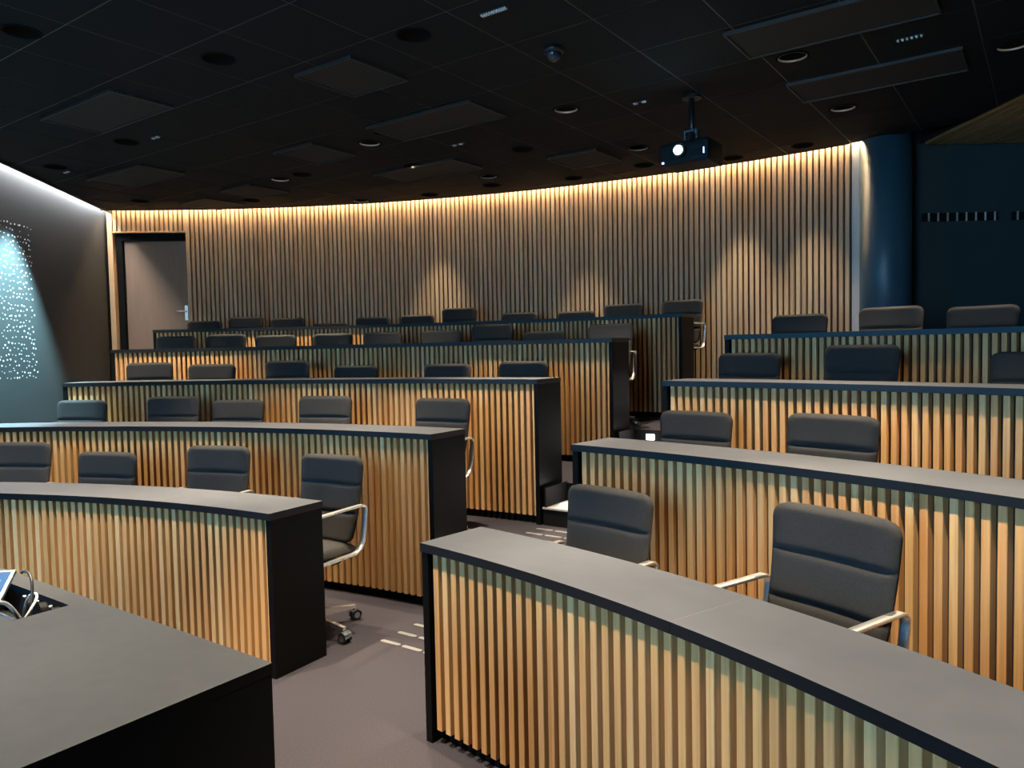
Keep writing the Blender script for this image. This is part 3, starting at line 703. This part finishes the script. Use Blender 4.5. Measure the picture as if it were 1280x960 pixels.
TIER = ['front-row', 'second-tier', 'third-tier', 'fourth-tier', 'top-tier']
rnd = random.Random(3)
MINSP = 0.548
for row, lst in SEATS.items():           # neighbours stand at least one chair width apart
    rr = R[int(row[1]) - 1] + 0.45
    for it in range(60):
        for p, q in zip(range(len(lst) - 1), range(1, len(lst))):
            need = MINSP / rr - (lst[q][0] - lst[p][0])
            if need > 0:
                lst[p] = (lst[p][0] - need / 2,) + lst[p][1:]; lst[q] = (lst[q][0] + need / 2,) + lst[q][1:]
for row, lst in SEATS.items():
    i = int(row[1]) - 1; order = sorted(lst, key=lambda c: -c[0]) if row[0] == 'L' else sorted(lst, key=lambda c: c[0])
    for k, (a, dr, top, turn) in enumerate(order):
        off = 0.275                                     # backrest top lies this far behind the chair's axis
        p = pol(R[i] + dr - off, a)
        lab = 'charcoal padded swivel chair, %s, at the %s desk on the %s side' % (NTH[k], TIER[i], 'door' if row[0] == 'L' else 'column')
        end = (row == 'L1' and k == 0)
        jit, spin = rnd.uniform(-2, 2), pi / 2 + (pi / 5 if k % 2 else 0) + rnd.uniform(-.05, .05)
        chair(p.x, p.y, PLAT[i], -a + math.radians(turn + (0 if end else jit)), lab, top - 0.915, -0.077 if end else spin)

# ------------------------------------------------------------------ lectern with cable well, control panel, cables
F0 = Vector((-0.46, 1.40, 0)); ZT = 0.95
lec = empty('lectern', F0, -AX)          # local x = V (away from the far-left), y = U
tag(lec, 'broad dark grey lectern desk with black sides and a cable well', 'lectern')
LW, LDp = 2.0, 0.82                      # extends to -x and -y
wx0, wx1, wy0, wy1 = -1.02, -0.685, -0.165, -0.05
bm = bmesh.new()
for b4 in ((-LW, wx0, -LDp, 0), (wx1, 0, -LDp, 0), (wx0, wx1, -LDp, wy0), (wx0, wx1, wy1, 0)): add_box(bm, *b4, ZT - 0.022, ZT)
bmesh.ops.remove_doubles(bm, verts=bm.verts[:], dist=1e-5)
bm.normal_update(); bmesh.ops.recalc_face_normals(bm, faces=bm.faces[:])
for f_ in bm.faces: f_.material_index = 0 if f_.normal.z > 0.9 else 1
bm_obj('top', bm, [M['lectern'], M['lectern_black']], lec)
bm_obj('side_panel', box(-0.03, -0.001, -LDp, -0.001, 0, ZT - 0.0225), M['lectern_black'], lec)
bm_obj('side_panel', box(-LW, -LW + 0.03, -LDp, -0.001, 0, ZT - 0.0225), M['lectern_black'], lec)
bm_obj('front_panel', box(-LW + 0.031, -0.031, -0.03, -0.001, 0, ZT - 0.0225), M['lectern_black'], lec)
bm = bmesh.new(); d = 0.07
add_box(bm, wx0, wx1, wy0, wy1, ZT - d - 0.004, ZT - d)
for b4 in ((wx0 - .003, wx0, wy0, wy1), (wx1, wx1 + .003, wy0, wy1), (wx0, wx1, wy0 - .003, wy0), (wx0, wx1, wy1, wy1 + .003)): add_box(bm, *b4, ZT - d, ZT - 0.0225)
well = bm_obj('cable_well', bm, M['edge'], lec)
bm_obj('well_trim', box(wx0, wx1, wy0 - 0.003, wy0 + 0.003, ZT - 0.004, ZT + 0.002), M['silver'], well)
for k in range(3):
    x = wx1 - 0.05 - k * 0.07
    bm = bmesh.new(); add_cyl(bm, (x, wy1 - 0.002, ZT - 0.035), (x, wy1 - 0.022, ZT - 0.032), 0.022, n=20); bm_obj('socket', bm, M['dark_metal'], well)
    bm = bmesh.new(); add_cyl(bm, (x - 0.030, wy1 - 0.004, ZT - 0.018), (x - 0.030, wy1 - 0.012, ZT - 0.018), 0.006, n=12); bm_obj('socket_screw', bm, M['silver'], well)
bm_obj('socket_plate', box(wx0 + 0.06, wx1 - 0.08, wy0 + 0.02, wy0 + 0.07, ZT - d, ZT - d + 0.02, 0.003, 1), M['dark_metal'], well)
# control panel: tilted touch screen standing on the lectern
cp_ = empty('control_panel', F0 + V * -0.80 + U * -0.15 + Vector((0, 0, ZT)), -AX + pi / 4)
tag(cp_, 'tilted touch screen control panel with silver rim on the lectern', 'control panel')
case = bm_obj('case', box(-0.22, 0, 0, 0.105, 0, 0.010, 0.003), M['dull_silver'], cp_, (0, 0, 0.006)); case.rotation_euler = (math.radians(31), 0, 0)
bm_obj('screen', box(-0.212, -0.008, 0.008, 0.097, 0.0101, 0.0112), M['panel_screen'], case)
for k in range(4):
    bm_obj('icon', box(-0.050 - k * 0.05, -0.020 - k * 0.05, 0.035, 0.072, 0.0113, 0.0117), M['panel_icon'], case)
bm = bmesh.new(); add_prism(bm, [(0.010, 0.0), (0.080, 0.0), (0.080, 0.046)], -0.17, -0.05)
for v_ in bm.verts: v_.co = Vector((v_.co.z, v_.co.x, v_.co.y + 0.0005))
bm_obj('foot', bm, M['dark_metal'], cp_)
def lp(x, y, z): q = F0 + V * x + U * y; return (q.x, q.y, ZT + z)
tag(tube('cable', [lp(-0.868, -0.075, 0.055), lp(-0.855, -0.07, 0.064), lp(-0.82, -0.07, 0.055), lp(-0.80, -0.08, 0.02), lp(-0.79, -0.09, -0.04)], 0.0035, M['tyre']), 'thin black cable dropping from control panel into the cable well', 'cable')
tag(tube('cable', [lp(-0.838, -0.088, -0.044), lp(-0.835, -0.082, 0.004), lp(-0.815, -0.065, 0.016), lp(-0.770, -0.080, 0.010), lp(-0.755, -0.110, -0.015), lp(-0.770, -0.120, -0.042)], 0.0030, M['white_plastic']), 'white cable looping into the lectern cable well', 'cable')
tag(tube('cable', [lp(-0.745, -0.125, -0.035), lp(-0.745, -0.140, 0.0), lp(-0.750, -0.155, 0.030), lp(-0.755, -0.185, 0.030), lp(-0.765, -0.215, 0.006), lp(-0.80, -0.30, 0.0065), lp(-0.88, -0.38, 0.0065), lp(-1.00, -0.43, 0.0065)], 0.0045, M['grey_cable']), 'grey cable curling out of the cable well over the lectern top', 'cable')
# small black socket on the grey wall
q = left(0.42, 0.0, 0.87)
tag(bm_obj('wall_socket', box(-0.03, 0.03, -0.03, -0.001, -0.03, 0.03, 0.004, 1), M['edge'], None, q, math.atan2(LD.y, LD.x) + pi), 'small black socket low on the grey dotted wall', 'socket')
print('tiles', ntile)
